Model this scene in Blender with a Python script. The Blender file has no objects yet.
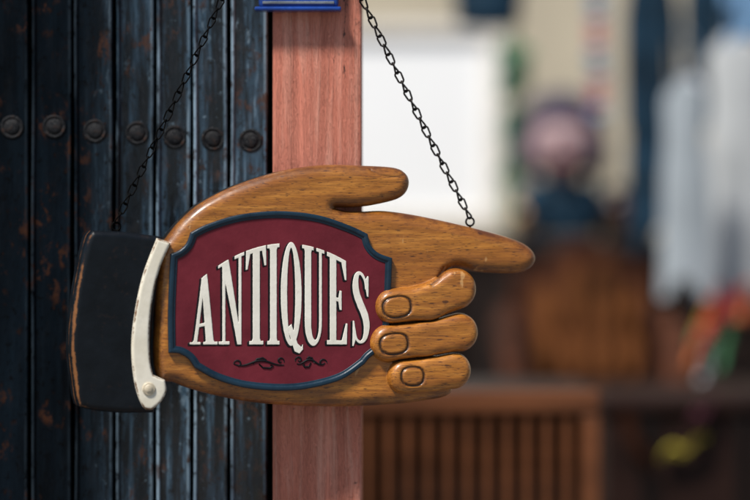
import bpy, bmesh, math, random
import numpy as np
from mathutils import Vector, Matrix
random.seed(7); rng=np.random.RandomState(5)
D=2.6; TH=math.radians(14)
cT,sT=math.cos(TH),math.sin(TH)
scene=bpy.context.scene
COL=scene.collection

# ---------------------------------------------------------------- helpers
def wp(px,py,d=0.0):
    s=(D+d)/D
    return Vector(((px-375)/1000*s, d, (250-py)/1000*s))
def P(px,py,w=0.0):
    """point of the sign plane -> sign-local (u,v) in mm"""
    X=(px-375)/1000; Z=(250-py)/1000; w=w/1000
    t=(D*cT-w)/(D*cT-X*sT)
    return ((t*X*cT+(t*D-D)*sT)*1000, t*Z*1000)

def link(o,parent=None):
    COL.objects.link(o)
    if parent is not None: o.parent=parent
    return o
def empty(name,loc,label,cat,group=None):
    e=bpy.data.objects.new(name,None); e.location=loc; e.empty_display_size=0.02
    e["label"]=label; e["category"]=cat
    if group: e["group"]=group
    return link(e)
def mesh_obj(name,verts,faces,mat=None,parent=None,smooth=False):
    me=bpy.data.meshes.new(name); me.from_pydata([tuple(v) for v in verts],[],faces); me.update()
    if smooth:
        me.polygons.foreach_set("use_smooth",[True]*len(me.polygons))
    if mat: me.materials.append(mat)
    return link(bpy.data.objects.new(name,me),parent)
def join(parts):
    V=[];F=[]
    for v,f in parts:
        o=len(V); V+=list(v); F+=[tuple(i+o for i in q) for q in f]
    return V,F
def box(x0,x1,y0,y1,z0,z1,bev=0.0,seg=2):
    bm=bmesh.new(); bmesh.ops.create_cube(bm,size=1)
    for v in bm.verts:
        v.co=Vector((x0+(v.co.x+.5)*(x1-x0),y0+(v.co.y+.5)*(y1-y0),z0+(v.co.z+.5)*(z1-z0)))
    if bev>0: bmesh.ops.bevel(bm,geom=list(bm.edges),offset=bev,segments=seg,profile=.5,affect='EDGES')
    bm.verts.ensure_lookup_table()
    V=[v.co.copy() for v in bm.verts]; F=[tuple(v.index for v in f.verts) for f in bm.faces]
    bm.free(); return V,F
def tube(pts,rad,n=8,closed=False):
    pts=[Vector(p) for p in pts]; m=len(pts)
    if not hasattr(rad,'__len__'): rad=[rad]*m
    V=[];F=[]; up=None
    for i,p in enumerate(pts):
        if closed: t=pts[(i+1)%m]-pts[i-1]
        else: t=pts[min(i+1,m-1)]-pts[max(i-1,0)]
        t.normalize()
        if up is None:
            up=Vector((0,0,1)) if abs(t.z)<.9 else Vector((0,1,0))
        a=t.cross(up)
        if a.length<1e-6: a=t.cross(Vector((1,0,0)))
        a.normalize(); b=a.cross(t).normalized(); up=b
        for k in range(n):
            an=2*math.pi*k/n
            V.append(p+a*math.cos(an)*rad[i]+b*math.sin(an)*rad[i])
    for i in range(m if closed else m-1):
        for k in range(n):
            j=(i+1)%m
            F.append((i*n+k,j*n+k,j*n+(k+1)%n,i*n+(k+1)%n))
    if not closed:
        F.append(tuple(reversed(range(n)))); F.append(tuple((m-1)*n+k for k in range(n)))
    return V,[tuple(reversed(f)) for f in F]
def lathe(prof,n=24,c=(0,0,0),axis='z',sx=1,sy=1):
    V=[];F=[];c=Vector(c)
    for r,h in prof:
        for k in range(n):
            a=2*math.pi*k/n
            if axis=='z': V.append(c+Vector((r*math.cos(a)*sx,r*math.sin(a)*sy,h)))
            else: V.append(c+Vector((r*math.cos(a)*sx,-h,r*math.sin(a)*sy)))
    m=len(prof)
    for i in range(m-1):
        for k in range(n):
            F.append((i*n+k,i*n+(k+1)%n,(i+1)*n+(k+1)%n,(i+1)*n+k))
    F.append(tuple(reversed(range(n)))); F.append(tuple((m-1)*n+k for k in range(n)))
    return V,F

# ---------------------------------------------------------------- materials
class NT:
    def __init__(s,name):
        s.m=bpy.data.materials.new(name); s.m.use_nodes=True
        s.t=s.m.node_tree; s.b=s.t.nodes["Principled BSDF"]
        s.tc=s.t.nodes.new("ShaderNodeTexCoord")
    def n(s,typ,**k):
        x=s.t.nodes.new(typ)
        for a,b in k.items(): setattr(x,a,b)
        return x
    def l(s,a,b): s.t.links.new(a,b)
    def noise(s,scale,detail=4,rough=.6,map=(1,1,1),dist=0,rot=(0,0,0)):
        mp=s.n("ShaderNodeMapping"); mp.inputs["Scale"].default_value=map; mp.inputs["Rotation"].default_value=rot
        s.l(s.tc.outputs["Object"],mp.inputs["Vector"])
        x=s.n("ShaderNodeTexNoise"); x.inputs["Scale"].default_value=scale
        x.inputs["Detail"].default_value=detail; x.inputs["Roughness"].default_value=rough
        x.inputs["Distortion"].default_value=dist
        s.l(mp.outputs[0],x.inputs["Vector"]); return x.outputs["Fac"]
    def xpos(s,a,b):
        sp=s.n("ShaderNodeSeparateXYZ"); s.l(s.tc.outputs["Object"],sp.inputs[0])
        mr=s.n("ShaderNodeMapRange"); mr.inputs[1].default_value=a; mr.inputs[2].default_value=b
        s.l(sp.outputs[0],mr.inputs[0]); return mr.outputs[0]
    def ramp(s,fac,stops,interp='LINEAR'):
        r=s.n("ShaderNodeValToRGB"); r.color_ramp.interpolation=interp
        e=r.color_ramp.elements
        while len(e)<len(stops): e.new(.5)
        for i,(p,c) in enumerate(stops):
            e[i].position=p; e[i].color=tuple(c)[:3]+(1,) if hasattr(c,'__len__') else (c,c,c,1)
        s.l(fac,r.inputs[0]); return r.outputs[0]
    def mix(s,fac,a,b,mode='MIX'):
        x=s.n("ShaderNodeMix",data_type='RGBA',blend_type=mode)
        for v,sock in ((fac,x.inputs[0]),(a,x.inputs[6]),(b,x.inputs[7])):
            if isinstance(v,bpy.types.NodeSocket): s.l(v,sock)
            elif hasattr(v,'__len__'): sock.default_value=tuple(v)[:3]+(1,)
            else: sock.default_value=v
        return x.outputs[2]
    def math(s,op,a,b=0.0,clamp=False):
        x=s.n("ShaderNodeMath",operation=op,use_clamp=clamp)
        for v,sock in ((a,x.inputs[0]),(b,x.inputs[1])):
            if isinstance(v,bpy.types.NodeSocket): s.l(v,sock)
            else: sock.default_value=v
        return x.outputs[0]
    def attr(s,name):
        x=s.n("ShaderNodeAttribute",attribute_name=name); return x.outputs["Fac"]
    def bump(s,h,strength=.3,dist=.001,prev=None):
        x=s.n("ShaderNodeBump"); x.inputs["Strength"].default_value=strength; x.inputs["Distance"].default_value=dist
        s.l(h,x.inputs["Height"])
        if prev is not None: s.l(prev,x.inputs["Normal"])
        return x.outputs[0]
    def set(s,**k):
        for a,v in k.items():
            sock=s.b.inputs[a.replace('_',' ')]
            if isinstance(v,bpy.types.NodeSocket): s.l(v,sock)
            elif hasattr(v,'__len__') and len(v)==3: sock.default_value=tuple(v)+(1,)
            else: sock.default_value=v
        return s

def simple(name,c,rough=.6,var=.25,scale=12,metal=0,bump=.2,map=(1,1,1),spec=.4):
    t=NT(name); f=t.noise(scale,5,.6,map)
    lo=tuple(x*(1-var) for x in c); hi=tuple(min(1,x*(1+var)) for x in c)
    t.set(Base_Color=t.ramp(f,[(.3,lo),(.7,hi)]),Roughness=rough,Metallic=metal,Specular_IOR_Level=spec)
    f2=t.noise(scale*8,4,.6,map)
    t.set(Normal=t.bump(f2,bump,.002)); return t.m

def m_carved_wood():
    t=NT("varnished_carved_wood")
    big=t.noise(9,3,.5,(.7,1,2.2),.6)
    grain=t.noise(95,7,.65,(.09,1,1),1.0)
    fib=t.noise(620,4,.7,(.05,1,1))
    pore=t.noise(950,2,.5,(.13,.8,1))
    base=t.ramp(grain,[(.30,(.300,.098,.011)),(.5,(.480,.178,.021)),(.70,(.650,.275,.043))])
    base=t.mix(t.ramp(big,[(.38,0.0),(.68,.50)]),base,(.235,.068,.010))
    base=t.mix(t.ramp(fib,[(.40,.5),(.58,0.0)]),base,(.17,.050,.008))
    pf=t.ramp(pore,[(.33,.80),(.405,0.0)])
    base=t.mix(pf,base,(.060,.018,.006))
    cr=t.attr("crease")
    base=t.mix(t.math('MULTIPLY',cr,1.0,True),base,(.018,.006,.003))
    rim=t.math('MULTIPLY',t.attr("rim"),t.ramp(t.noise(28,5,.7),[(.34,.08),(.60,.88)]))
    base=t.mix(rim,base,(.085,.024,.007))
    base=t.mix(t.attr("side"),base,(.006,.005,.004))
    nk=t.noise(85,2,.5,(.6,1,1)); base=t.mix(t.ramp(nk,[(.25,.8),(.29,0.0)]),base,(.06,.017,.006))
    sc=t.noise(55,3,.6,(1,1,.5)); base=t.mix(t.ramp(sc,[(.69,0.0),(.73,.6)]),base,(.66,.38,.15))
    ln=t.noise(150,4,.7,(1,1,.12),0,(0,.9,0)); base=t.mix(t.ramp(ln,[(.70,0.0),(.74,.5)]),base,(.68,.42,.20))
    ro=t.ramp(t.noise(40,5,.65),[(.3,.30),(.7,.56)])
    b=t.bump(pore,.3,.0004); b=t.bump(fib,.3,.0003,b); b=t.bump(t.noise(48,3,.5,(.5,1,1)),.55,.0028,b); b=t.bump(nk,.2,.001,b)
    t.set(Base_Color=base,Roughness=ro,Normal=b)
    t.set(**{"Coat_Weight":.42,"Coat_Roughness":.18}); return t.m
def m_worn(name,c,wood=(.26,.10,.03),rough=.4,thr=1.25,speck=.25,coat=.0,lo=None,spec=.35,nscale=60,bumpd=.0006):
    t=NT(name)
    lo=lo or tuple(x*.7 for x in c)
    base=t.ramp(t.noise(25,5),[(.3,lo),(.7,c)])
    base=t.mix(t.ramp(t.noise(90,5,.75),[(.60,0.0),(.72,speck)]),base,tuple(min(1,x*.4+.5*y) for x,y in zip(c,wood)))
    ed=t.attr("edge"); n=t.noise(nscale,6,.75)
    v=t.math('ADD',ed,t.math('MULTIPLY',n,1.2))
    f=t.math('MULTIPLY',t.math('SUBTRACT',v,thr),8.0,True)
    wc=t.mix(t.noise(140,3),wood,tuple(x*.35 for x in wood))
    base=t.mix(f,base,wc)
    b=t.bump(t.noise(230,4,.6),.25,bumpd); b=t.bump(t.noise(40,3,.5),.4,.0015,b)
    ro=t.ramp(t.noise(50,4),[(.3,rough*.8),(.7,min(1,rough*1.25))])
    t.set(Base_Color=base,Roughness=ro,Normal=b); t.set(**{"Coat_Weight":coat,"Coat_Roughness":.3,"Specular_IOR_Level":spec})
    return t.m
def m_gate():
    t=NT("weathered_black_blue_gloss_paint")
    big=t.noise(9,4,.6,(1.6,1,.35)); st=t.noise(70,6,.72,(1,1,.07)); sp=t.noise(130,7,.78,(1,1,.6))
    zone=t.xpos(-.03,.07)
    base=t.ramp(big,[(.35,(.0010,.0018,.0030)),(.7,(.0030,.0065,.011))])
    # reflections painted in as pale blue vertical streaks, mixed with worn paint
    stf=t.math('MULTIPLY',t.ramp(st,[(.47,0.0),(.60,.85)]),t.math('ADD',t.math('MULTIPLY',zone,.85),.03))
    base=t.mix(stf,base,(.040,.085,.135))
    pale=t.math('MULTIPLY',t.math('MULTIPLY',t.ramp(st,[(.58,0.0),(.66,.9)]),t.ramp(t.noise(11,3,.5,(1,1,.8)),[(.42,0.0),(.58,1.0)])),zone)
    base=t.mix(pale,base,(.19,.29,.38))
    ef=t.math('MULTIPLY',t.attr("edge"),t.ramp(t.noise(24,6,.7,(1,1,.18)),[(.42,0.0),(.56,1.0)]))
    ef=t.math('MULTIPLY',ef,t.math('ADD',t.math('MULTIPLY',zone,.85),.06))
    base=t.mix(ef,base,(.26,.37,.47))  # highlights on the rolled edges painted as pale lines, broken up like wear
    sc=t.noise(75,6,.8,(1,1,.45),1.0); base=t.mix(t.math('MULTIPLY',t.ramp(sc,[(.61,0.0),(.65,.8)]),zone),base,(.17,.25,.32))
    base=t.mix(t.ramp(sp,[(.545,0.0),(.59,.95)]),base,(.0012,.0016,.0024))
    rust=t.math('MULTIPLY',t.ramp(t.noise(65,6,.78,(1,1,.6)),[(.53,0.0),(.60,.85)]),t.ramp(t.noise(10,3),[(.50,0.0),(.58,1.0)]))
    base=t.mix(rust,base,(.050,.020,.011))
    ro=t.ramp(t.noise(60,6,.75,(1,1,.35)),[(.42,.08),(.60,.48)])
    b=t.bump(t.noise(26,4,.55,(1,1,.25)),.65,.0045); b=t.bump(sp,.55,.0011,b)
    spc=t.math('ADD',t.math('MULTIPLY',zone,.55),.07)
    t.set(Base_Color=base,Roughness=ro,Normal=b,Specular_IOR_Level=spc); return t.m
def m_post():
    t=NT("salmon_painted_timber")
    g=t.noise(60,8,.74,(1,1,.04),.8); f=t.noise(330,5,.7,(1,1,.03)); big=t.noise(7,4,.6,(1,1,.5))
    base=t.ramp(big,[(.3,(.62,.190,.120)),(.7,(.76,.265,.180))])
    base=t.mix(t.ramp(g,[(.51,0.0),(.62,.55)]),base,(.88,.44,.33))
    base=t.mix(t.ramp(g,[(.33,.45),(.42,0.0)]),base,(.42,.11,.065))
    base=t.mix(t.ramp(f,[(.32,.35),(.44,0.0)]),base,(.38,.10,.06))
    ch=t.noise(95,6,.82,(1,1,.28)); cm=t.noise(9,2,.5,(1,1,.8))
    cf=t.math('MULTIPLY',t.ramp(ch,[(.59,0.0),(.62,1.0)]),t.ramp(cm,[(.50,0.0),(.56,1.0)]))
    base=t.mix(cf,base,(.050,.024,.018))
    sc=t.noise(60,6,.8,(.5,1,1.4),0,(0,.5,0)); base=t.mix(t.ramp(sc,[(.67,0.0),(.70,.8)]),base,(.08,.035,.026))
    b=t.bump(g,1.0,.008); b=t.bump(f,.9,.002,b)
    t.set(Base_Color=base,Roughness=t.ramp(g,[(.3,.6),(.7,.40)]),Normal=b,Specular_IOR_Level=.45); return t.m

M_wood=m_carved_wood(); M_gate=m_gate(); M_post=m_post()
M_sleeve=m_worn("worn_black_sleeve_paint",(.0040,.0068,.0105),wood=(.30,.125,.045),rough=.38,thr=1.34,speck=.10,lo=(.0018,.0032,.0052),spec=.26,nscale=34)
M_cuff=m_worn("worn_cream_paint",(.84,.80,.69),wood=(.25,.12,.05),rough=.5,thr=1.50,speck=.4,lo=(.70,.65,.52))
M_red=m_worn("crimson_sign_paint",(.175,.019,.031),wood=(.06,.012,.015),rough=.55,thr=3,speck=.4,lo=(.112,.012,.020),spec=.22)
M_navy=m_worn("navy_border_paint",(.009,.034,.060),wood=(.10,.10,.11),rough=.36,thr=1.66,speck=.3,lo=(.004,.016,.031),spec=.4)
M_white=m_worn("cream_white_lettering_paint",(.88,.85,.76),wood=(.35,.2,.15),rough=.5,thr=3,speck=.4,lo=(.77,.74,.64))
M_black=simple("black_sign_paint",(.006,.006,.008),.55,spec=.2)
M_button=simple("aged_bone_button",(.62,.54,.40),.35,.35,120)
M_iron=simple("dark_iron",(.020,.017,.016),.38,.4,200,.85,.2)
M_iron2=simple("shaded_iron",(.003,.003,.003),.7,.3,200,0,.2,spec=.05)  # near-black copy of the iron, shade put into the left chain's colour
M_blue=simple("blue_enamel",(.010,.05,.26),.25,.35,25)
M_steel=simple("dull_steel",(.25,.27,.3),.35,.25,60,.8)
M_dark=simple("shade_black",(.002,.003,.004),.8,spec=.1)  # black standing in for deep shade behind gate and crate slats
def m_rivet():
    t=NT("rusty_rivet"); n=t.noise(160,5,.75)
    t.set(Base_Color=t.ramp(n,[(.38,(.002,.003,.005)),(.55,(.006,.007,.009)),(.68,(.045,.020,.012))]),Roughness=t.ramp(n,[(.4,.25),(.65,.7)]),
          Specular_IOR_Level=.22,Normal=t.bump(n,.9,.0022)); return t.m
M_rivet=m_rivet()

# ---------------------------------------------------------------- 2-D / 3-D distance fields
def smooth_poly(pts,n=7):
    out=[];m=len(pts)
    for i in range(m):
        p1=pts[i];p2=pts[(i+1)%m];p0=pts[i-1];p3=pts[(i+2)%m]
        if len(p1)>2: p0=p1
        if len(p2)>2: p3=p2
        for k in range(n):
            t=k/n
            q=[]
            for a in range(2):
                q.append(.5*((2*p1[a])+(-p0[a]+p2[a])*t+(2*p0[a]-5*p1[a]+4*p2[a]-p3[a])*t*t+(-p0[a]+3*p1[a]-3*p2[a]+p3[a])*t**3))
            out.append(tuple(q))
    return out
def sd_poly(X,Z,V):
    d=np.full(X.shape,1e9,np.float32); inside=np.zeros(X.shape,bool); n=len(V)
    for i in range(n):
        ax,az=V[i];bx,bz=V[i-1]
        ex,ez=bx-ax,bz-az; L=ex*ex+ez*ez
        if L<1e-12: continue
        wx=X-ax;wz=Z-az
        t=np.clip((wx*ex+wz*ez)/L,0,1)
        d=np.minimum(d,(wx-ex*t)**2+(wz-ez*t)**2)
        c=((az>Z)!=(bz>Z))
        if abs(bz-az)>1e-12:
            inside^= c & (X<(bx-ax)*(Z-az)/(bz-az)+ax)
    d=np.sqrt(d); return np.where(inside,-d,d).astype(np.float32)
def sd_line(X,Z,V,R):
    d=np.full(X.shape,1e9,np.float32)
    if not hasattr(R,'__len__'): R=[R]*len(V)
    for i in range(len(V)-1):
        ax,az=V[i];bx,bz=V[i+1];ex,ez=bx-ax,bz-az;L=ex*ex+ez*ez+1e-9
        t=np.clip(((X-ax)*ex+(Z-az)*ez)/L,0,1)
        d=np.minimum(d,np.hypot(X-ax-ex*t,Z-az-ez*t)-(R[i]*(1-t)+R[i+1]*t))
    return d
def smin(a,b,k):
    h=np.clip(.5+.5*(b-a)/k,0,1); return b*(1-h)+a*h-k*h*(1-h)
def grid2(x0,x1,z0,z1,h):
    xs=np.arange(x0,x1+h,h,dtype=np.float32); zs=np.arange(z0,z1+h,h,dtype=np.float32)
    X,Z=np.meshgrid(xs,zs,indexing='ij'); return xs,zs,X,Z
def surface_net(vol,xs,ys,zs,name,mat,parent,attrs={}):
    nx,ny,nz=vol.shape; s=vol<0
    c=np.zeros((nx-1,ny-1,nz-1),np.uint8)
    for i in (0,1):
        for j in (0,1):
            for k in (0,1):
                c+=s[i:nx-1+i,j:ny-1+j,k:nz-1+k]
    act=(c>0)&(c<8)
    I,J,K=np.nonzero(act); idx=np.full(act.shape,-1,np.int32); idx[I,J,K]=np.arange(len(I))
    cor=[(i,j,k) for i in (0,1) for j in (0,1) for k in (0,1)]
    val={q:vol[I+q[0],J+q[1],K+q[2]] for q in cor}
    acc=np.zeros((len(I),3)); cnt=np.zeros(len(I))
    for a in cor:
        for ax in range(3):
            if a[ax]==0:
                b=list(a);b[ax]=1;b=tuple(b)
                va,vb=val[a],val[b]; m=(va<0)!=(vb<0)
                t=np.where(m,va/np.where(m,va-vb,1),0)
                p=np.array(a,float)[None,:].repeat(len(I),0); p[:,ax]=t
                acc+=p*m[:,None]; cnt+=m
    acc/=cnt[:,None]
    G=acc+np.stack([I,J,K],1)
    co=np.stack([xs[0]+G[:,0]*(xs[1]-xs[0]),ys[0]+G[:,1]*(ys[1]-ys[0]),zs[0]+G[:,2]*(zs[1]-zs[0])],1)/1000.0
    quads=[]
    for ax in range(3):
        sl0=[slice(None)]*3; sl1=[slice(None)]*3
        sl0[ax]=slice(0,-1); sl1[ax]=slice(1,None)
        o1,o2=(ax+1)%3,(ax+2)%3
        for o in (o1,o2):
            sl0[o]=slice(1,-1); sl1[o]=slice(1,-1)
        A=s[tuple(sl0)];B=s[tuple(sl1)]
        e=np.stack(np.nonzero(A!=B),1); inside=A[A!=B]
        e[:,o1]+=1; e[:,o2]+=1
        def cell(d1,d2):
            q=e.copy(); q[:,o1]+=d1; q[:,o2]+=d2; return idx[q[:,0],q[:,1],q[:,2]]
        Q=np.stack([cell(-1,-1),cell(0,-1),cell(0,0),cell(-1,0)],1)
        Q=np.where(inside[:,None],Q,Q[:,::-1]); quads.append(Q)
    Q=np.concatenate(quads).astype(np.int32)
    me=bpy.data.meshes.new(name)
    me.vertices.add(len(co)); me.vertices.foreach_set("co",co.astype(np.float32).ravel())
    me.loops.add(Q.size); me.loops.foreach_set("vertex_index",Q.ravel())
    me.polygons.add(len(Q)); me.polygons.foreach_set("loop_start",np.arange(0,Q.size,4,dtype=np.int32))
    try: me.polygons.foreach_set("loop_total",np.full(len(Q),4,np.int32))
    except Exception: pass
    me.update(calc_edges=True); me.validate()
    me.polygons.foreach_set("use_smooth",np.ones(len(me.polygons),bool))
    for an,fn in attrs.items():
        at=me.attributes.new(an,'FLOAT','POINT')
        at.data.foreach_set("value",fn(co*1000,np.round(G).astype(int)).astype(np.float32))
    me.materials.append(mat)
    return link(bpy.data.objects.new(name,me),parent)
def slab(d2,ys,wf,wb,r):
    """rounded front edge at w=wf (y=-wf), back at w=wb"""
    W=(-ys)[None,:,None]; a=d2[:,None,:]+r; b=(W-wf)+r
    d=np.minimum(np.maximum(a,b),0)+np.hypot(np.maximum(a,0),np.maximum(b,0))-r
    return np.maximum(d,wb-W).astype(np.float32)
def MP(pts,w=0,n=7):
    q=[]
    for p in pts:
        a=P(p[0],p[1],w); q.append(a+((1,) if len(p)>2 else ()))
    return smooth_poly(q,n)

# ---------------------------------------------------------------- THE SIGN
sign=empty("hand_sign",(0,0,0),"carved wooden pointing hand sign reading ANTIQUES, hung on iron chains","sign")
sign.rotation_euler=(0,0,TH)
palm_px=[(155,300),(158,252),(167,237),(180,221),(198,205),(225,190),(256,178),(288,169.5),(322,165),(360,165.5),(393,167.5),
 (405,173),(409,182),(406,192),(397,199),(378,204),(358,207),(334,207.5,1),(345,211),(362,211.5),(385,211),(420,216),(470,227),(508,237.5),
 (527,246),(535,257),(530,268),(514,273),(480,272),(452,268),(440,290),(436,360),(446,380),(452,390),(443,397),(420,401),(395,404),(350,406.5),
 (300,406),(250,402),(205,393),(175,383),(155,372)]
h=.8
xs,zs,X,Z=grid2(-250,185,-172,98,h); ys=np.arange(-32,30,h,dtype=np.float32)
d2=sd_poly(X,Z,MP(palm_px,2))
vol=slab(d2,ys,12,-24,12)
W3=(-ys)[None,:,None]
def cap3(a,ra,b,rb,wc=13,ws=.80):
    ax,az=P(a[0],a[1],15);bx,bz=P(b[0],b[1],15)
    ex,ez=bx-ax,bz-az;L=ex*ex+ez*ez
    t=np.clip(((X-ax)*ex+(Z-az)*ez)/L,0,1)
    dd=(X-ax-ex*t)**2+(Z-az-ez*t)**2; rr=ra*(1-t)+rb*t
    return (np.sqrt(dd[:,None,:]+((W3-wc)/ws)**2)-rr[:,None,:]).astype(np.float32)
F1=smin(cap3((392.5,306.5),18,(428,303),17.3),cap3((428,303),17.3,(456,289),20.8),9)
F2=smin(cap3((388,343),18.8,(425,339),18.2),cap3((425,339),18.2,(459,332.5),19.6),4)
F3=smin(cap3((404.5,376.5),17.4,(430,374),17.2),cap3((430,374),17.2,(453,370.5),18.6),4)
for F in (F1,F2,F3):
    F=-smin(-F,(24.0-W3)*np.ones_like(F),3)
    vol=smin(vol,F,.7)
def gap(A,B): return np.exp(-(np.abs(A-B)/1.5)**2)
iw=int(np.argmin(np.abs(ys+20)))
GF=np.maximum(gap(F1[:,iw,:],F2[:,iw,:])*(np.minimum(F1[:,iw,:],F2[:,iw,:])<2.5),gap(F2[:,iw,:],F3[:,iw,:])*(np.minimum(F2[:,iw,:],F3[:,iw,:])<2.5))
del F1,F2,F3
def ell(cx,cy,rx,ry,w=24,rot=0):
    ux,uz=P(cx,cy,w); dx=X-ux;dz=Z-uz
    c,s=math.cos(rot),math.sin(rot); a=dx*c+dz*s; b=-dx*s+dz*c
    k=(np.abs(a/rx)**2.5+np.abs(b/ry)**2.5)**(1/2.5); return (k-1)*min(rx,ry)
G=np.zeros_like(X); plate_=np.zeros_like(X)
for e in (ell(397.5,307,14.3,10.2,rot=.12),ell(394.5,344,14.3,10.2,rot=.1),ell(413,376.5,11.5,9.2)):
    G=np.maximum(G,np.exp(-(e/1.0)**2)); plate_=np.maximum(plate_,np.clip(-e/2,0,1))
lineg=sd_line(X,Z,MP([(431,285),(438,280),(443,273),(446,268)],20,5)[:-5],0)
G=np.maximum(G,.6*np.exp(-(lineg/1.2)**2))
thn=sd_line(X,Z,MP([(371,169.5),(380,175),(392,177),(403,174.5)],9,5)[:-5],0)
G=np.maximum(G,.38*np.exp(-(thn/1.0)**2))
G=G.astype(np.float32)
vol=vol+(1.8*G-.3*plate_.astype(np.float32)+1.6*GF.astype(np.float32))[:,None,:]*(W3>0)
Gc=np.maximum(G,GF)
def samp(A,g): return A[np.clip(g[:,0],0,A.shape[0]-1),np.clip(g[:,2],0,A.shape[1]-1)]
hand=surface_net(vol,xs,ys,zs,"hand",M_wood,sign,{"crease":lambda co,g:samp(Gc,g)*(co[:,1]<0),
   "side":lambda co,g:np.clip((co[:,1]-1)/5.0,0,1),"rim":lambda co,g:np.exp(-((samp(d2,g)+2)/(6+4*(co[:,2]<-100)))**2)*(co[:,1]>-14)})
del vol
hand["label"]="varnished brown carved hand with index finger pointing"

def part_slab(name,px,w,wf,wb,r,mat,parent,h=.8,n=7,edge_w=1.6,left=False):
    poly=MP(px,w,n); a=np.array(poly)
    xs,zs,X,Z=grid2(a[:,0].min()-3,a[:,0].max()+3,a[:,1].min()-3,a[:,1].max()+3,h)
    ys=np.arange(-wf-2.5*h,-wb+3*h,h if wf-wb>8 else h*.5,dtype=np.float32)
    d=sd_poly(X,Z,poly)
    vol=slab(d,ys,wf,wb,r); x0=a[:,0].min()
    def ed(co,g):
        e=np.exp(-((samp(d,g)+r*.3)/edge_w)**2)*(co[:,1]<-(wf-r-1.5))
        if left: 
            e=e*(.40+.60*np.exp(-((co[:,0]-x0)/22)**2))
            e=np.maximum(e,.80*np.exp(-((co[:,1]-4)/9)**2)*(samp(d,g)>-3)*(co[:,0]<x0+40))
        return e
    return surface_net(vol,xs,ys,zs,name,mat,parent,{"edge":ed})
sleeve_px=[(92,230.5,1),(125,232),(163,237,1),(155,300),(150,350),(154,412.5,1),(115,412.5),(83,408),(77,401),(74,382),(70.5,345),(74,302),(81,262),(87,238)]
sleeve=part_slab("sleeve",sleeve_px,10,17,-26,6,M_sleeve,sign,edge_w=2.6,left=True)
sleeve["label"]="black painted coat sleeve with worn edges"
cuff_px=[(157,238,1),(171,243,1),(160,268),(152.5,300),(149.5,335),(150.5,362),(153.5,375,1),(165,380,1),(166.5,391),(161,402),(152,410,1),(143,407),(135,385),(131.5,350),(134.5,315),(143,275)]
cuff=part_slab("cuff",cuff_px,19,20.5,5,3.0,M_cuff,sign,h=.6)
u,v=P(149,389,22)
V,F=lathe([(.5,0),(5.4,0),(6.3,.5),(6.3,1.2),(5.6,1.9),(4.9,1.6),(4.3,2.0),(3.2,2.8),(1.8,3.2),(.4,3.4)],28,axis='y')
V=[Vector((p.x+u,p.y-20.3,p.z+v))/1000 for p in V]
button=mesh_obj("button",V,[tuple(reversed(f)) for f in F] ,M_button,None,True); button.parent=cuff

pl_px=[(169,353,1),(168.5,310),(171,254,1),(180,250),(187,243),(191,232.5,1),(208,224),(240,214.5),(279,211),(318,215),(350,225.5),(368,234,1),(371,245),(379,253),(392.5,258,1),
 (391,300),(388,351,1),(378,352.5),(370,358),(365,364,1),(342,379.5),(310,388.5),(281,391),(245,388),(216,379.5),(195,368,1),(189,359.5),(180,354)]
poly=MP(pl_px,17,6); a=np.array(poly)
hh=.55
xs,zs,X,Z=grid2(a[:,0].min()-3,a[:,0].max()+3,a[:,1].min()-3,a[:,1].max()+3,hh)
d=sd_poly(X,Z,poly)
ys=np.arange(-17.5,-8,.5,dtype=np.float32)
plaque=surface_net(slab(d+2,ys,15.4,9.5,.8),xs,ys,zs,"plaque",M_red,sign,{})
plaque["label"]="crimson painted cartouche panel"
ys=np.arange(-20.5,-8,.5,dtype=np.float32)
ring=np.maximum(d,-(d+7.0))
b1=slab(np.maximum(d,-(d+5.0)),ys,17.6,9,1.8)
b2=slab(ring,ys,16.2,9,.6)
border=surface_net(np.minimum(b1,b2),xs,ys,zs,"border",M_navy,plaque,{"edge":lambda co,g:np.exp(-((samp(d,g)+.8)/1.2)**2)})
border["label"]="raised navy blue moulding"
del b1,b2

# lettering
BASE=344.5
def topy(x): return 243.5+33*((x-286)/82.0)**2
def L(x0,pts,den=6):
    out=[]
    n=len(pts)
    for i in range(n):
        a,b=pts[i],pts[(i+1)%n]
        for k in range(den):
            t=k/den; x=x0+a[0]*(1-t)+b[0]*t; v=a[1]*(1-t)+b[1]*t
            out.append(P(x,BASE-v*(BASE-topy(x)),16))
    return out
def R(x0,xa,xb,va,vb): return L(x0,[(xa,va),(xb,va),(xb,vb),(xa,vb)])
def E(x0,cx,cv,rx,rv,n=40): return L(x0,[(cx+rx*math.cos(2*math.pi*k/n),cv+rv*math.sin(2*math.pi*k/n)) for k in range(n)],1)
ops=[]
def add(p): ops.append(('p',p))
s=.034
x=190
add(L(x,[(3.5,0),(6.8,0),(15,1),(12,1)])); add(L(x,[(16.3,0),(23.8,0),(17,1),(11.6,1)])); add(R(x,7,19,.27,.315))
add(R(x,0,10.5,0,s)); add(R(x,13.5,27.5,0,s)); add(L(x,[(1.5,0),(9,0),(6.3,.07),(4,.07)]));add(L(x,[(14.5,0),(26,0),(23,.07),(16.5,.07)]))
x=219
add(R(x,3.6,6.3,0,1)); add(L(x,[(2.5,1),(9.5,1),(22.5,0),(18.5,0)])); add(R(x,19.8,22.4,0,1)); add(R(x,0,10.4,0,s)); add(R(x,-.5,9,1-s,1)); add(R(x,15.8,25.2,1-s,1))
x=246
add(R(x,7.0,13.8,0,1)); add(R(x,3.5,17.3,0,s)); add(L(x,[(4.8,0),(16,0),(13.8,.06),(7.0,.06)])); add(R(x,.6,19.8,.955,1))
add(L(x,[(.3,1),(0,.80),(1.6,.80),(4.2,.955),(4.2,1)])); add(L(x,[(20,1),(20.3,.80),(18.7,.80),(16.3,.955),(16.3,1)]))
x=267.5
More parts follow.
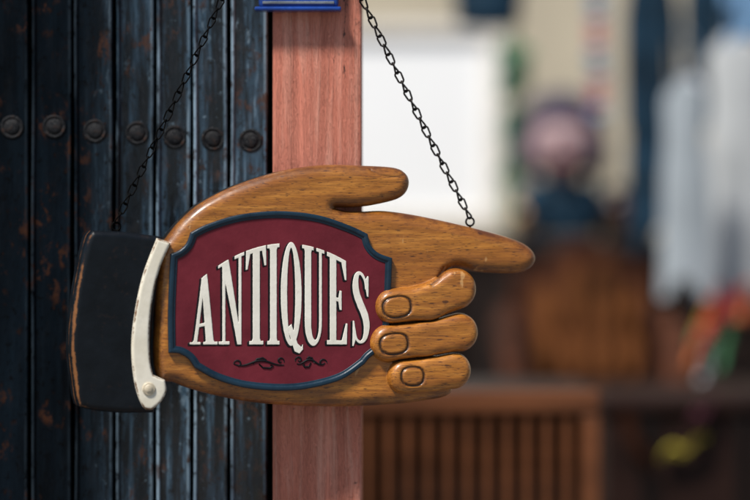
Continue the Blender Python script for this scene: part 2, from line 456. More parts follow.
add(R(x,2.8,9.2,0,1)); add(R(x,0,12,0,s)); add(R(x,0,12,1-s,1)); add(L(x,[(1,0),(11,0),(9.2,.06),(2.8,.06)])); add(L(x,[(1,1),(11,1),(9.2,.94),(2.8,.94)]))
x=281
ops.append(('r',(E(x,10.3,.5,10.3,.515),E(x,10.3,.5,4.2,.46))))
add(L(x,[(7.2,.17),(10.5,.2),(13,.12),(16.5,.01),(20.5,-.03),(21.8,.0),(22,-.05),(18.5,-.09),(14,-.07),(10.5,.03),(8.8,.1)],3))
x=302
o=[(3,.22)]+[(11.4-8.4*math.cos(t),.22-.235*math.sin(t)) for t in [math.pi*k/20 for k in range(1,20)]]+[(19.8,.22)]
i_=[(17.3,.22)]+[(13.2+4.1*math.cos(t),.22-.175*math.sin(t)) for t in [math.pi*k/20 for k in range(1,20)]]+[(9.1,.22)]
add(L(x,o+i_,2)); add(R(x,3,9.2,.215,1)); add(R(x,17.3,19.8,.215,1)); add(R(x,.4,11.6,1-s,1)); add(R(x,14.6,22.4,1-s,1)); add(L(x,[(1.4,1),(10.6,1),(9.2,.94),(3,.94)]))
x=327
add(R(x,3,9.3,0,1)); add(R(x,.2,19.5,0,.045)); add(R(x,.2,19,.955,1)); add(R(x,8,14.3,.49,.53))
add(L(x,[(19,1),(19.4,.77),(18,.77),(14.6,.955),(14.6,1)])); add(L(x,[(19.8,0),(20.4,.25),(19,.25),(15,.045),(15,0)])); add(L(x,[(12.8,.4),(14.6,.4),(14.6,.62),(12.8,.62),(11.6,.53),(11.6,.49)]))
x=351
sc=[(15.2,.80),(14,.91),(10,.965),(6,.91),(4.6,.78),(5.8,.66),(9.6,.54),(14,.41),(15.8,.26),(14.2,.1),(10,.03),(5.6,.07),(3.6,.18)]
sr=[.9,1.0,1.3,2.2,2.9,3.2,3.4,3.3,2.9,2.2,1.3,1.0,.9]
pts=[P(x+a,BASE-b*(BASE-topy(x+a)),16) for a,b in sc]
S2=[];R2=[]
for i in range(len(pts)-1):
    p0=pts[max(i-1,0)];p1=pts[i];p2=pts[i+1];p3=pts[min(i+2,len(pts)-1)]
    for k in range(5):
        t=k/5
        S2.append(tuple(.5*(2*p1[c]+(-p0[c]+p2[c])*t+(2*p0[c]-5*p1[c]+4*p2[c]-p3[c])*t*t+(-p0[c]+3*p1[c]-3*p2[c]+p3[c])*t**3) for c in (0,1))); R2.append(sr[i]*(1-t)+sr[i+1]*t)
S2.append(pts[-1]);R2.append(sr[-1])
ops.append(('l',(S2,R2)))
add(L(x,[(16.6,1.0),(17.6,1.0),(17.4,.70),(16.2,.70),(13.6,.88)])); add(L(x,[(1.6,-.02),(2.7,-.02),(5.6,.1),(3.2,.30),(2.0,.30)]))
u0,v0=P(184,356,16);u1,v1=P(378,238,16)
xs,zs,X,Z=grid2(u0,u1,v0,v1,.36)
dl=np.full(X.shape,99,np.float32)
for k,dat in ops:
    if k=='p': dl=np.minimum(dl,sd_poly(X,Z,dat))
    elif k=='r': dl=np.minimum(dl,np.maximum(sd_poly(X,Z,dat[0]),-sd_poly(X,Z,dat[1])))
    else: dl=np.minimum(dl,sd_line(X,Z,dat[0],dat[1]))
dl=dl-.15+.07*np.sin(X*.9+Z*.35)*np.sin(Z*.7-X*.2)
ys=np.arange(-17.4,-14.4,.25,dtype=np.float32)
lettering=surface_net(slab(dl,ys,16.2,15.1,.3),xs,ys,zs,"lettering",M_white,plaque,{})
lettering["label"]="cream serif letters reading ANTIQUES"
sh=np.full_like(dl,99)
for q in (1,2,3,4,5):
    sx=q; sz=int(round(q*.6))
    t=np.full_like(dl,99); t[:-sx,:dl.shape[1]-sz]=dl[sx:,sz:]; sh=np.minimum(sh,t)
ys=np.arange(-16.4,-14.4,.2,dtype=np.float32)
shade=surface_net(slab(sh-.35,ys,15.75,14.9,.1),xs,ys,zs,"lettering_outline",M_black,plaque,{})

def spiral(r0,a0,turns,dirn,n=18):
    out=[]
    for k in range(n+1):
        t=k/n; rr=r0*(1-.8*t); a=a0+dirn*turns*2*math.pi*t
        out.append((rr*math.cos(a),rr*math.sin(a)))
    return out
sc_parts=[]
def scroll(pxs,rad):
    pts=[]
    for (a,b) in pxs:
        u,v=P(a,b,16); pts.append(Vector((u,-15.5,v))/1000)
    n=len(pts); rads=[.00075*rad*(.4+.6*math.sin(math.pi*(i+1)/(n+1))) for i in range(n)]
    sc_parts.append(tube(pts,rads,8))
def flourish(x0,x1,y,mir):
    f=(lambda t:x0+(x1-x0)*t) if not mir else (lambda t:x1-(x1-x0)*t)
    sg=-1 if mir else 1
    scroll([(f(t),y+2.8*math.sin(t*2*math.pi*1.25+.4)*(1-.25*t)) for t in [k/24 for k in range(25)]],1.45)
    scroll([(f(.08)+sg*p[0],y+1+p[1]) for p in spiral(4.4,math.pi,.95,1)],1.2)
    scroll([(f(.93)+sg*p[0],y-2+p[1]) for p in spiral(3.8,.3,.95,-1)],1.2)
    scroll([(f(.38),y+1),(f(.46),y-4),(f(.58),y-5),(f(.64),y-3),(f(.60),y-1.8)],1.3)
    scroll([(f(.5),y+1),(f(.58),y+4.8),(f(.72),y+5.2),(f(.78),y+3),(f(.73),y+2)],1.3)
flourish(234,284,363,False); flourish(297,325,362,True)
V,F=join(sc_parts); mesh_obj("scrollwork",V,F,M_black,plaque,True)

def ring_pts(c,r,n=16):
    return [(c[0]+r*math.cos(2*math.pi*k/n),c[1],c[2]+r*math.sin(2*math.pi*k/n)) for k in range(n)]
eyes=[]
for (px,py,w,m_) in ((470,226,0,M_iron),(116,231,-24,M_iron2)):
    u,v=P(px,py,w); c=(u/1000,-w/1000,v/1000+.0045)
    V,F=join([tube(ring_pts(c,.0042),.0010,8,True),tube([(c[0],c[1],c[2]-.004),(c[0],c[1],c[2]-.012)],.0012,8)])
    o=mesh_obj("eye_hook",V,F,m_,sign,True)
    eyes.append(Matrix.Rotation(TH,4,'Z')@Vector((c[0],c[1],c[2]+.004)))

# ---------------------------------------------------------------- POST
x0,x1=wp(272.5,0,.03).x,wp(362,0,.03).x
post=empty("timber_post",((x0+x1)/2,.08,-1.45),"salmon pink painted wooden post with cracked grain","post")
inv=Vector(post.location)
V,F=box(x0,x1,.03,.125,-1.45,.75,.0035,3); mesh_obj("shaft",[v-inv for v in V],F,M_post,post)
hook_w=Vector((wp(290,-160).x,-.005,wp(290,-160).z))
V=tube([(hook_w.x,.034,hook_w.z+.002),(hook_w.x,.012,hook_w.z+.0),(hook_w.x,.0,hook_w.z-.003),(hook_w.x,-.010,hook_w.z+.001),(hook_w.x,-.014,hook_w.z+.010)],.0025,10)
mesh_obj("hook",[v-inv for v in V[0]],V[1],M_iron,post,True)

# ---------------------------------------------------------------- CHAINS
N=26
def link_mesh(mat,wr=.00098):
    pts=[]
    a=.0032;b=.0029
    for k in range(N):
        t=2*math.pi*k/N
        x=a*math.cos(t); z=b*math.sin(t)+(.0030 if math.sin(t)>0 else -.0030)
        tw=z/.006*.5
        pts.append((x*math.cos(tw),x*math.sin(tw),z))
    V,F=tube(pts,wr,8,True)
    me=bpy.data.meshes.new("chain_link"); me.from_pydata(V,[],F); me.materials.append(mat)
    me.polygons.foreach_set("use_smooth",[True]*len(me.polygons)); return me
def chain(a,b,sag,label,mat,wr):
    LM=link_mesh(mat,wr)
    ch=empty("hanging_chain",a,label,"chain","chains holding up the sign")
    n0=200; pts=[]
    for k in range(n0+1):
        t=k/n0; p=a.lerp(b,t); p=p+Vector((-sag*.45*(1 if b.x>a.x else -1),0,-sag))*4*t*(1-t); pts.append(p)
    Ls=[0]
    for k in range(n0): Ls.append(Ls[-1]+(pts[k+1]-pts[k]).length)
    pitch=.0101; n=int(Ls[-1]/pitch)
    for i in range(n):
        s_=(i+.5)*Ls[-1]/n
        k=max(j for j in range(n0+1) if Ls[j]<=s_); k=min(k,n0-1)
        p=pts[k].lerp(pts[k+1],(s_-Ls[k])/(Ls[k+1]-Ls[k])); t=(pts[k+1]-pts[k]).normalized()
        q=t.to_track_quat('Z','Y').to_matrix().to_4x4()
        roll=(math.pi/2*(i%2))+.55+random.uniform(-.25,.25)
        o=bpy.data.objects.new("link",LM); link(o,ch)
        o.matrix_local=Matrix.Translation(p-a)@q@Matrix.Rotation(roll,4,'Z')
    return ch
top=hook_w+Vector((0,.002,-.001))
chain(top,eyes[0],.004,"dark iron twisted link chain fixed above the pointing finger",M_iron,.00098)
chain(top+Vector((0,.012,0)),eyes[1],.004,"dark iron chain hooked to the black sleeve, against the gate",M_iron2,.00074)

# ---------------------------------------------------------------- FOLDING GATE
gy=.085
bounds=[-54,-12,30,73,114.5,155,192,229,268.5]
gate=empty("folding_gate",(wp(110,0,gy).x,gy,-1.45),"black blue metal folding gate of riveted upright slats, weathered gloss paint","gate")
gi=Vector(gate.location)
Vs=[];rivs=[];EA=[]
def arc(c,cy_,r,t0,t1,n):
    return [(c+r*math.cos(t0+(t1-t0)*k/n),cy_-r*math.sin(t0+(t1-t0)*k/n)) for k in range(n+1)]
yaws=[1,-1,2,-2,3.5,7,4,-3]
for i in range(len(bounds)-1):
    a=wp(bounds[i],0,gy).x; b=wp(bounds[i+1],0,gy).x; gap_=.0018
    a+=gap_;b-=gap_; w=b-a; cx=(a+b)/2; yaw=math.radians(yaws[i]); dy=random.uniform(-.002,.002)
    prof=[(-w/2,.022)]
    prof+=arc(-w/2+.0017,.0,.0017,math.pi,math.pi*.15,7)
    prof+=[(-w/2+.0042,.0016),(-w/2+.0052,.0017)]
    prof+=[(-w/2+.0052+(w-.0104)*k/4,.0017) for k in range(1,4)]
    prof+=[(w/2-.0052,.0017),(w/2-.0042,.0016)]
    prof+=arc(w/2-.0017,.0,.0017,math.pi*.85,0,7)
    prof+=[(w/2,.022)]
    nz=60; z0,z1=-1.44,.75; V=[];F=[]; m=len(prof)
    ph=random.uniform(0,6)
    for k in range(nz+1):
        z=z0+(z1-z0)*k/nz
        wob=.0004*math.sin(z*9+ph)+.0002*math.sin(z*23+ph*2)
        for j,(px_,py_) in enumerate(prof):
            X_=px_*math.cos(yaw)-py_*math.sin(yaw); Y_=px_*math.sin(yaw)+py_*math.cos(yaw)
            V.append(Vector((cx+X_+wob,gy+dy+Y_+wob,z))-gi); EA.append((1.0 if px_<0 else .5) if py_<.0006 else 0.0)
    for k in range(nz):
        for j in range(m-1):
            F.append((k*m+j,k*m+j+1,(k+1)*m+j+1,(k+1)*m+j))
    Vs.append((V,F)); rivs.append((cx,gy+dy,i-1 if 0<i<8 else None,yaw))
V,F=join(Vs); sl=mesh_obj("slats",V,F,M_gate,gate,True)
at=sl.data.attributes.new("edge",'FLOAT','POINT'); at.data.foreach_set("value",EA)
sl["label"]="upright channel slats with rolled edges"
V,F=box(wp(-60,0,gy).x,wp(280,0,gy).x,gy+.024,gy+.03,-1.44,.75)
mesh_obj("backing",[v-gi for v in V],F,M_dark,gate)  # black sheet in place of the darkness behind the slats
V,F=lathe([(.0122,0),(.0122,.0008),(.0112,.0013),(.0098,.0013),(.0092,.0006),(.0078,.0006),(.0074,.0014),(.0064,.0020),(.003,.0021),(.0006,.0021)],28,axis='y')
rm=bpy.data.meshes.new("rivet"); rm.from_pydata([tuple(v) for v in V],[],[tuple(reversed(f)) for f in F]); rm.materials.append(M_rivet)
rm.polygons.foreach_set("use_smooth",[True]*len(rm.polygons))
rpx=[12,54,95,137,174.5,213,250.5]; ry=[127,126.5,131,133,137,139,140.5]
for (cx,y,k,yaw) in rivs:
    if k is None: continue
    p=wp(rpx[k],ry[k],gy)
    o=bpy.data.objects.new("rivet",rm); link(o,gate); o.location=Vector((p.x,y+.0016,p.z))-gi; o.rotation_euler=(0,random.uniform(0,3),yaw)

# ---------------------------------------------------------------- blue enamel plate above
bp=empty("enamel_plate",(wp(297,0,.02).x,.02,wp(297,8,.02).z),"blue enamel plate with steel rim fixed to the post","plate")
bi=Vector(bp.location)
za=wp(0,8.5,0).z
def plate(x_0,x_1,y_0,y_1,z0,z1,tap,bev):
    V,F=box(x_0,x_1,y_0,y_1,z0,z1,bev,3)
    c=(x_0+x_1)/2
    return [Vector((c+(v.x-c)*(1+tap*(v.z-z0)),v.y,v.z)) for v in V],F
V,F=plate(wp(258,0).x,wp(338,0).x,.012,.028,za+.002,za+.11,.6,.004); mesh_obj("panel",[v-bi for v in V],F,M_blue,bp)
V,F=plate(wp(254,0).x,wp(341,0).x,.008,.029,za-.001,za+.0030,0,.0015); mesh_obj("rim",[v-bi for v in V],F,M_blue,bp)
V,F=plate(wp(262,0).x,wp(334,0).x,.0105,.0118,za+.0058,za+.0085,0,.0004); mesh_obj("trim",[v-bi for v in V],F,M_steel,bp)

# ================================================================ BACKGROUND (shop interior)
FL=-.8
def bx(px0,px1,py0,py1,d,depth,bev=.004,z0=None):
    a=wp(px0,py1,d);b=wp(px1,py0,d)
    return box(a.x,b.x,d,d+depth,(a.z if z0 is None else z0),b.z,bev)
M_cream=simple("cream_plaster",(.50,.44,.33),.8,.20,1.8)
M_wallw=simple("white_board",(.96,.97,.97),.6,.02,3)
M_trim=simple("cream_white_board_frame",(.80,.76,.69),.6,.15,8)
M_floor=simple("worn_concrete",(.16,.15,.14),.8,.25,4)
M_brown=simple("dark_stained_timber",(.014,.008,.006),.6,.35,10,map=(1,1,.2),spec=.15)
M_cab=simple("grey_brown_timber",(.028,.021,.019),.6,.35,6,map=(.2,1,1),spec=.15)
M_slat=simple("orange_brown_timber",(.125,.043,.016),.5,.45,20,map=(.2,1,1),spec=.25)
M_tan=simple("tan_carved_wood",(.170,.060,.018),.65,.75,9,spec=.15)
M_ldark=simple("dark_brown_wood",(.052,.018,.009),.65,.8,7,spec=.12)
M_teal=simple("teal_navy_cloth",(.008,.030,.055),.8,.6,12,spec=.2)
M_pale=simple("pale_blue_grey_cloth",(.33,.37,.40),.85,.2,5,spec=.2)
M_pale2=simple("grey_white_cloth",(.46,.48,.49),.85,.2,5,spec=.2)
M_green=simple("green_leaf",(.035,.16,.075),.6,.5,30)
M_skin=simple("painted_doll_face",(.36,.24,.25),.5,.15,15)
M_hair=simple("blue_purple_hair",(.045,.038,.070),.6,.4,30,spec=.15)
M_maroon=simple("maroon_cloth",(.085,.018,.034),.8,.4,20)
M_r=simple("red_paper",(.45,.022,.015),.6); M_o=simple("orange_paper",(.50,.13,.025),.6)
M_y=simple("yellow_cloth",(.42,.34,.04),.6); M_g=simple("green_paper",(.04,.18,.07),.6)
M_pink=simple("pink_ribbon",(.50,.14,.18),.6); M_lb=simple("light_blue_ribbon",(.12,.24,.40),.6)
M_rb=simple("dark_red_brown_timber",(.018,.008,.006),.5,.6,8,spec=.15)

V,F=box(-14,16,-22,.6,-1.5,-1.45); o=mesh_obj("pavement",V,F,M_floor); o["kind"]="structure"
V,F=box(-1.5,5,.6,4.3,-1.45,FL); o=mesh_obj("shop_floor",V,F,M_floor); o["kind"]="structure"
def thing(name,V,F,mat,label,cat,base=None,smooth=False):
    base=base or Vector((sum(v.x for v in V)/len(V),sum(v.y for v in V)/len(V),min(v.z for v in V)))
    o=mesh_obj(name,[v-base for v in V],F,mat,None,smooth); o.location=base; o["label"]=label; o["category"]=cat; return o
V,F=box(-1.5,5,4.0,4.15,FL,2.6,.01); thing("shop_wall",V,F,M_cream,"cream plastered wall at the back of the shop","wall")
wb=empty("display_board",wp(430,240,3.0),"large bright white board with a broad cream frame","board"); wi=Vector(wb.location)
V,F=bx(330,487,36,214,3.0,.03); mesh_obj("panel",[v-wi for v in V],F,M_wallw,wb)
parts=[bx(320,503,24,35.7,2.985,.05),bx(487.3,503,36,214,2.985,.05),bx(320,503,214.3,228,2.985,.05),bx(320,329.7,36,214,2.985,.05)]
V,F=join(parts); mesh_obj("frame",[v-wi for v in V],F,M_trim,wb)
cb=empty("low_cabinet",wp(560,240,3.0),"long dark grey brown timber cabinet with drawers","cabinet"); cb.location.z=FL; ci=Vector(cb.location)
a=wp(330,238,2.75);b=wp(790,238,2.75); ctop=a.z
V,F=box(a.x,b.x,2.75,3.4,FL,a.z-.03,.006); mesh_obj("carcass",[v-ci for v in V],F,M_cab,cb)
V,F=box(a.x-.02,b.x+.02,2.72,3.42,a.z-.03,a.z,.006); mesh_obj("top",[v-ci for v in V],F,M_cab,cb)
nd=6
for i in range(nd):
    w=(b.x-a.x)/nd
    V,F=box(a.x+i*w+.015,a.x+(i+1)*w-.015,2.735,2.752,a.z-.27,a.z-.06,.006); o=mesh_obj("drawer",[v-ci for v in V],F,M_brown,cb)
    kx=a.x+(i+.5)*w
    Vk,Fk=lathe([(.004,0),(.005,.012),(.014,.016),(.016,.024),(.008,.03)],16,(kx,2.735,a.z-.165),'y'); k_=mesh_obj("knob",[v-ci for v in Vk],[tuple(reversed(f)) for f in Fk],M_brown,None,True); k_.parent=o

# doll
DS=1.22
dp=wp(562,238,2.9); doll=empty("doll",(dp.x,2.9,ctop+.002),"dark haired doll in teal dress on the cabinet","doll")
def sc3(VF): return [Vector(v)*DS for v in VF[0]],VF[1]
def ellip(c,rx,ry,rz,n=20,m=12):
    V=[];F=[]
    for i in range(m+1):
        ph=math.pi*i/m
        for k in range(n):
            t=2*math.pi*k/n; V.append(Vector((c[0]+rx*math.sin(ph)*math.cos(t),c[1]+ry*math.sin(ph)*math.sin(t),c[2]-rz*math.cos(ph))))
    for i in range(m):
        for k in range(n): F.append((i*n+k,i*n+(k+1)%n,(i+1)*n+(k+1)%n,(i+1)*n+k))
    return V,F
body=[lathe([(.001,0),(.066,.0),(.064,.02),(.054,.05),(.047,.075),(.048,.09),(.030,.103),(.018,.112),(.018,.13)],20,sy=.7)]
for sgn in (-1,1): body.append(tube([(sgn*.038,0,.09),(sgn*.062,-.01,.065),(sgn*.055,-.035,.045),(sgn*.02,-.055,.05)],[.018,.017,.013,.010],10))
V,F=sc3(join(body)); mesh_obj("dress",V,F,M_teal,doll,True)
V,F=sc3(join([ellip((0,-.014,.158),.060,.05,.060),ellip((0,-.064,.152),.008,.009,.009,10,6)])); mesh_obj("head",V,F,M_skin,doll,True)
V,F=sc3(join([ellip((0,.018,.188),.076,.056,.068),ellip((0,-.010,.212),.064,.046,.030),ellip((-.062,.005,.150),.022,.03,.055),ellip((.062,.005,.150),.022,.03,.055)])); mesh_obj("hair",V,F,M_hair,doll,True)
for sgn in (-1,1):
    V,F=sc3(ellip((sgn*.021,-.060,.165),.008,.005,.007,10,6)); mesh_obj("eye",V,F,M_hair,doll,True)
V,F=sc3(ellip((0,-.060,.132),.013,.005,.004,10,6)); mesh_obj("mouth",V,F,M_r,doll,True)

# broad carved chair: flat splats in a shaped frame
cd=2.2
cc=wp(584,245,cd); ch=empty("carved_chair",(cc.x,cd,FL),"broad brown carved wooden armchair with shaped back","chair"); s_=(D+cd)/D/1000
hw=78*s_; zt=wp(0,240,cd).z-FL; zs_=wp(0,388,cd).z-FL
def flat(poly,y0,y1):
    n=len(poly); V=[Vector((x,y0,z)) for x,z in poly]+[Vector((x,y1,z)) for x,z in poly]
    F=[tuple(reversed(range(n))),tuple(range(n,2*n))]+[(k,(k+1)%n,n+(k+1)%n,n+k) for k in range(n)]
    return V,F
Hh=zt-zs_
outer=[(-hw*.86,0),(-hw*.95,.25),(-hw*.99,.45),(-hw*.90,.62),(-hw*.93,.74),(-hw*.74,.82),(-hw*.50,.84),(-hw*.34,.93),(0,1.0),(hw*.34,.94),(hw*.52,.86),(hw*.76,.85),(hw*.94,.76),(hw*.91,.62),(hw*.99,.42),(hw*.93,.22),(hw*.86,0)]
outer=smooth_poly([(x,zs_+z*Hh) for x,z in outer],4)
V,F=flat(outer,.0,.045); V=[v for v in V]; mesh_obj("backrest",V,F,M_ldark,ch)
for (xa,xb,za_,zb_) in [(-.66,-.38,.10,.70),(-.28,-.02,.10,.82),(.06,.40,.10,.84),(.48,.70,.10,.68)]:
    mid=(xa+xb)/2
    pl_=smooth_poly([(hw*x,zs_+z*Hh) for x,z in [(xa+.05,za_),(xa,.3),(xa+.07,.42),(xa,.56),(xa+.03,zb_-.05),(mid,zb_+.02),(xb-.03,zb_-.05),(xb,.56),(xb-.07,.42),(xb,.3),(xb-.05,za_)]],4)
    V,F=flat(pl_,-.018,-.001); mesh_obj("splat",V,F,M_tan,ch)
V,F=box(-hw,hw,-.34,-.02,zs_-.05,zs_+.015,.02,3); mesh_obj("seat",V,F,M_ldark,ch)
for sx in (-1,1):
    V,F=tube([(sx*hw*.97,-.02,zs_+.13),(sx*hw*1.02,-.15,zs_+.11),(sx*hw*1.0,-.28,zs_+.07),(sx*hw*.98,-.31,zs_)],[.030,.034,.030,.026],12); mesh_obj("armrest",V,F,M_ldark,ch,True)
    for yy in (-.31,-.02): 
        V,F=tube([(sx*(hw-.03),yy,zs_-.04),(sx*(hw-.02),yy,0)],[.018,.012],10); mesh_obj("leg",V,F,M_brown,ch,True)

M_pot=simple("brown_glazed_clay",(.07,.028,.014),.3,.5,14)
M_bras=simple("tarnished_brass",(.20,.11,.04),.4,.4,20,.6)
def pot(px,d,r,hgt,mat,label,zb):
    p=wp(px,0,d)
    V,F=lathe([(.3*r,0),(.62*r,.0),(.9*r,.3*hgt),(1.0*r,.5*hgt),(.85*r,.75*hgt),(.45*r,.88*hgt),(.42*r,.94*hgt),(.55*r,hgt),(.45*r,hgt),(.36*r,.9*hgt)],24)
    o=mesh_obj("clay_jar",V,F,mat,None,True); o.location=(p.x,d,zb); o["label"]=label; o["category"]="jar"; return o
pot(618,2.95,.050,.11,M_pot,"brown glazed jar standing on the dark cabinet",ctop+.001)
pot(524,2.98,.034,.08,M_bras,"small tarnished brass jar beside the doll",ctop+.001)

# slatted crate
kd=.85
a=wp(335,390,kd);b=wp(601,390,kd)
cr=empty("slatted_crate",((a.x+b.x)/2,kd,FL),"orange brown wooden slatted crate with wide top rail","crate"); ki=Vector(cr.location)
p2=wp(0,415,kd).z
V,F=box(a.x,b.x,kd,kd+.025,p2,a.z,.006,3); mesh_obj("rail",[v-ki for v in V],F,M_slat,cr)
for bb in [(a.x,a.x+.03,kd,kd+.03,FL,p2-.001,.003),(b.x-.026,b.x,kd,kd+.03,FL,p2-.001,.003),(a.x,a.x+.03,kd+.362,kd+.39,FL,a.z-.02,.003),(b.x-.03,b.x,kd+.362,kd+.39,FL,a.z-.02,.003)]:
    V,F=box(*bb); mesh_obj("corner_post",[v-ki for v in V],F,M_slat,cr)
ns=11; pr=[]
for i in range(ns):
    x=a.x+.045+(b.x-a.x-.09)*i/(ns-1); pr.append(box(x-.0052,x+.0052,kd+.006,kd+.018,FL+.06,p2-.001,.002))
V,F=join(pr); mesh_obj("slats",[v-ki for v in V],F,M_slat,cr)
V,F=box(a.x+.002,b.x-.002,kd+.05,kd+.36,FL+.05,a.z-.02,.003); mesh_obj("box",[v-ki for v in V],F,M_dark,cr)  # black block that colours in the shade between the crate slats
V,F=box(a.x,b.x,kd+.026,kd+.39,a.z-.018,a.z-.002,.003); mesh_obj("lid",[v-ki for v in V],F,M_rb,cr)

# garments
def garment(name,px0,px1,py0,py1,d,mat,label,cat="clothes",folds=7,sleeves=True,flare=1.0,seed=1,famp=.5):
    c=wp((px0+px1)/2,py0,d); zb=wp(0,py1,d).z; Ht=c.z-zb; hw=(px1-px0)/2*(D+d)/D/1000
    g=empty(name,c,label,cat,"clothes hanging in the shop")
    n=64;m=26;V=[];F=[]
    for i in range(m+1):
        t=i/m
        wv=.30+.62*min(1,t/.10)**.6 if t<.1 else .92-.12*math.sin(min(1,(t-.1)/.35)*math.pi)+.08*t*flare
        for k in range(n):
            th=2*math.pi*k/n; amp=(.08+.22*t)*famp
            f=1+amp*math.sin(folds*th+seed+1.5*math.sin(t*3+seed))
            V.append(Vector((hw*wv*math.cos(th)*f+.12*hw*math.sin(t*4+seed),.36*hw*math.sin(th)*f*(.5+t),-Ht*t*(1+.05*math.sin(th*3+seed)))))
    for i in range(m):
        for k in range(n): F.append((i*n+k,(i+1)*n+k,(i+1)*n+(k+1)%n,i*n+(k+1)%n))
    F.append(tuple(range(n)))
    mesh_obj("cloth",V,F,mat,g,True)
    if sleeves:
        for s in (-1,1):
            V,F=tube([(s*hw*.75,0,-.05*Ht),(s*hw*1.05,-.01,-.2*Ht),(s*hw*1.12,-.02,-.42*Ht),(s*hw*1.1,-.03,-.6*Ht)],[hw*.22,hw*.25,hw*.2,hw*.2],12); mesh_obj("sleeve",V,F,mat,g,True)
    V,F=join([tube([(-hw*.7,0,-.05*Ht),(0,0,.012),(hw*.7,0,-.05*Ht)],.006,8),tube([(0,0,.01),(0,0,.05),(.012,0,.07),(0,0,.085),(-.012,0,.075)],.003,8)])
    mesh_obj("hanger",V,F,M_steel,g,True); return g
garment("hanging_coat",630,672,-40,240,2.1,M_teal,"dark teal long coat on a hanger",seed=2,folds=5)
garment("hanging_dress",664,708,78,288,2.0,M_pale,"pale blue grey dress on a hanger",seed=4,folds=5,sleeves=False,flare=3.0)
garment("hanging_coat",688,726,-30,130,2.5,M_teal,"navy blue long coat on a hanger",seed=8,folds=4)
garment("hanging_dress",704,768,34,292,2.15,M_pale2,"grey white gathered dress on a hanger",seed=6,sleeves=False,folds=6,flare=2.0)
garment("hanging_jacket",728,775,-40,40,1.9,M_lb,"light blue short jacket on a hanger",seed=11)
V,F=tube([wp(600,-62,2.2),wp(860,-62,2.2)],.012,10)
thing("clothes_rail",V,F,M_steel,"thin steel rail carrying hung clothes","rail",smooth=True)

def strip(pts,w,th=.002):
    V=[];F=[];m=len(pts)
    for i,p in enumerate(pts):
        p=Vector(p); ww=w*(.45+.55*math.sin(math.pi*(i+.6)/(m+.2)))
        V+=[p+Vector((-ww,0,0)),p+Vector((ww,.3*ww,0)),p+Vector((ww,.3*ww+th,0)),p+Vector((-ww,th,0))]
    for i in range(m-1):
        for k in range(4): F.append((i*4+k,i*4+(k+1)%4,(i+1)*4+(k+1)%4,(i+1)*4+k))
    F.append((3,2,1,0)); F.append(tuple((m-1)*4+k for k in range(4))); return V,F
rb=empty("ribbon_bunch",wp(705,285,1.9),"bunch of red, orange, yellow and green paper streamers","ribbons"); ri=Vector(rb.location)
rr=random.Random(3)
for mat,(xa_,xb_,ya_,yb_) in zip([M_r,M_r,M_o,M_y,M_g,M_maroon,M_o,M_r,M_pale2,M_y,M_g],[(722,696,286,350),(730,704,292,345),(714,686,298,372),(708,676,312,392),(700,672,328,408),(732,700,300,390),(749,744,282,322),(743,736,284,320),(714,698,342,384),(696,664,350,425),(738,716,310,372)]):
    pts=[]
    for k in range(9):
        t=k/8; pts.append(wp(xa_+(xb_-xa_)*t+2*math.sin(5*t+xa_),ya_+(yb_-ya_)*t,1.9+rr.uniform(-.01,.01)+.02*math.sin(t*4))-ri)
    V,F=strip(pts,.0075); mesh_obj("streamer",V,F,mat,rb,True)
pl=empty("hanging_vine",wp(514,48,2.4),"thin trailing green vine hanging from above","plant"); pi=Vector(pl.location)
V,F=tube([wp(512,-70,2.4)-pi,wp(513,60,2.4)-pi,wp(509,130,2.4)-pi,wp(506,222,2.4)-pi],.004,6); mesh_obj("stem",V,F,M_green,pl,True)
lv=[]
for i in range(190):
    cl=rr.choice([0.04,.1,.16,.22,.42,.5,.72]); t=min(1,max(0,rr.gauss(cl,.03))); y=40+175*t; c=wp(517-9*t+rr.uniform(-10,10)*(1-.55*t),y,2.4+rr.uniform(-.03,.03))-pi
    L_=rr.uniform(.022,.038); an=rr.uniform(-1,1); dirv=Vector((math.sin(an)*.8,rr.uniform(-.5,.5),-1)).normalized(); sd=dirv.cross(Vector((rr.uniform(-.4,.4),1,0))).normalized()*L_*.3
    lv.append(([c,c+dirv*L_*.5+sd,c+dirv*L_,c+dirv*L_*.5-sd],[(0,1,2,3)]))
V,F=join(lv); mesh_obj("leaves",V,F,M_green,pl)
ga=empty("ribbon_garland",wp(598,-30,2.5),"hanging garland of pink and blue ribbon rosettes","garland"); gi2=Vector(ga.location)
V,F=tube([(0,0,.1),wp(598,118,2.5)-gi2],.002,6); mesh_obj("cord",V,F,M_pink,ga)
for i in range(11):
    p=wp(598+rr.uniform(-2,2),-30+i*14.5,2.5)-gi2
    V,F=lathe([(.001,-.015),(.014,-.010),(.021,0),(.014,.010),(.001,.015)],12,p); mesh_obj("rosette",V,F,[M_pink,M_pink,M_lb,M_lb][i%4],ga,True)
ln=wp(488,28,2.2); lp=empty("hanging_lantern",ln,"dark teal metal lantern hanging by a cord","lantern")
V,F=lathe([(.02,0),(.055,.005),(.062,.02),(.058,.03),(.075,.12),(.06,.15),(.02,.19),(.01,.21)],20); mesh_obj("body",V,F,M_teal,lp,True)
V,F=tube([(0,0,.2),(0,0,.9)],.004,6); mesh_obj("cord",V,F,M_iron,lp,True)
kd2=1.5
a=wp(604,394,kd2);b=wp(800,394,kd2)
cs=empty("wooden_chest",((a.x+b.x)/2,kd2,FL),"dark reddish brown wooden chest with flat lid","chest"); qi=Vector(cs.location)
V,F=box(a.x,b.x,kd2,kd2+.45,FL,a.z-.035,.006); mesh_obj("body",[v-qi for v in V],F,M_rb,cs)
V,F=box(a.x-.012,b.x+.012,kd2-.012,kd2+.462,a.z-.033,a.z,.012,3); mesh_obj("lid",[v-qi for v in V],F,M_rb,cs)
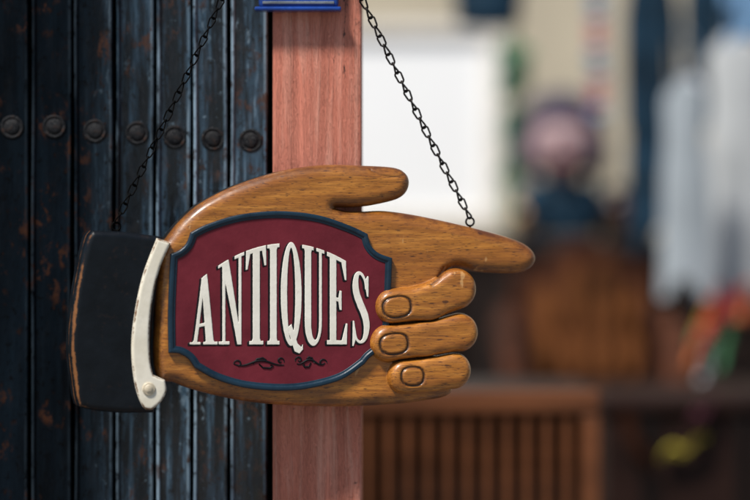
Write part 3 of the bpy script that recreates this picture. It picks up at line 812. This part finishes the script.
for x in (a.x+.06,b.x-.1):
    V,F=box(x,x+.02,kd2-.006,kd2+.001,FL,a.z-.036,.002); mesh_obj("strap",[v-qi for v in V],F,M_iron,cs)
def drape(px0,py0,px1,py1,wd,mat,label,name):
    p0=wp(px0,py0,kd2-.03);p1=wp(px1,py1,kd2-.03); V=[];F=[];n=10;m=16
    for i in range(m+1):
        t=i/m; c=p0.lerp(p1,t); 
        for k in range(n+1):
            u_=k/n-.5; ww=wd*(.5+.5*math.sin(math.pi*min(1,t+.15)))
            V.append(Vector((c.x+u_*ww*.35,kd2-.022+.010*math.sin(u_*14+t*5),c.z+u_*ww+.006*math.sin(t*9))))
    for i in range(m):
        for k in range(n): F.append((i*(n+1)+k,(i+1)*(n+1)+k,(i+1)*(n+1)+k+1,i*(n+1)+k+1))
    thing(name,V,F,mat,label,"scarf",smooth=True)
drape(662,457,706,440,.016,M_y,"small yellow green cloth draped on the chest front","yellow_scarf")
drape(690,424,716,404,.022,M_maroon,"dark maroon cloth lying over the chest edge","maroon_scarf")
drape(622,412,652,470,.030,M_ldark,"brown cloth hanging over the chest edge","brown_scarf")

# ---------------------------------------------------------------- light, world, camera
sunv=Vector((-.40,-.50,.92)).normalized()
w=bpy.data.worlds.new("World"); scene.world=w; w.use_nodes=True
bg=w.node_tree.nodes["Background"]; sky=w.node_tree.nodes.new("ShaderNodeTexSky"); sky.sky_type='NISHITA'; sky.sun_disc=False
sky.sun_elevation=math.asin(sunv.z); sky.sun_rotation=math.atan2(sunv.x,sunv.y)
w.node_tree.links.new(sky.outputs[0],bg.inputs[0]); bg.inputs[1].default_value=.085
sl=bpy.data.lights.new("sun",'SUN'); sl.energy=5.0; sl.angle=math.radians(9); sl.color=(1,.95,.88)
so=link(bpy.data.objects.new("sun",sl)); so.rotation_euler=sunv.to_track_quat('Z','Y').to_euler()
cam=bpy.data.cameras.new("camera"); co=link(bpy.data.objects.new("camera",cam))
co.location=(0,-D,0); co.rotation_euler=(math.pi/2,0,0)
cam.sensor_width=36; cam.lens=36*D/.75; cam.clip_end=100; cam.clip_start=.1
cam.dof.use_dof=True; cam.dof.focus_distance=D-.022; cam.dof.aperture_fstop=1.75
scene.camera=co
scene.view_settings.view_transform='Standard'; scene.view_settings.look='None'; scene.view_settings.exposure=0
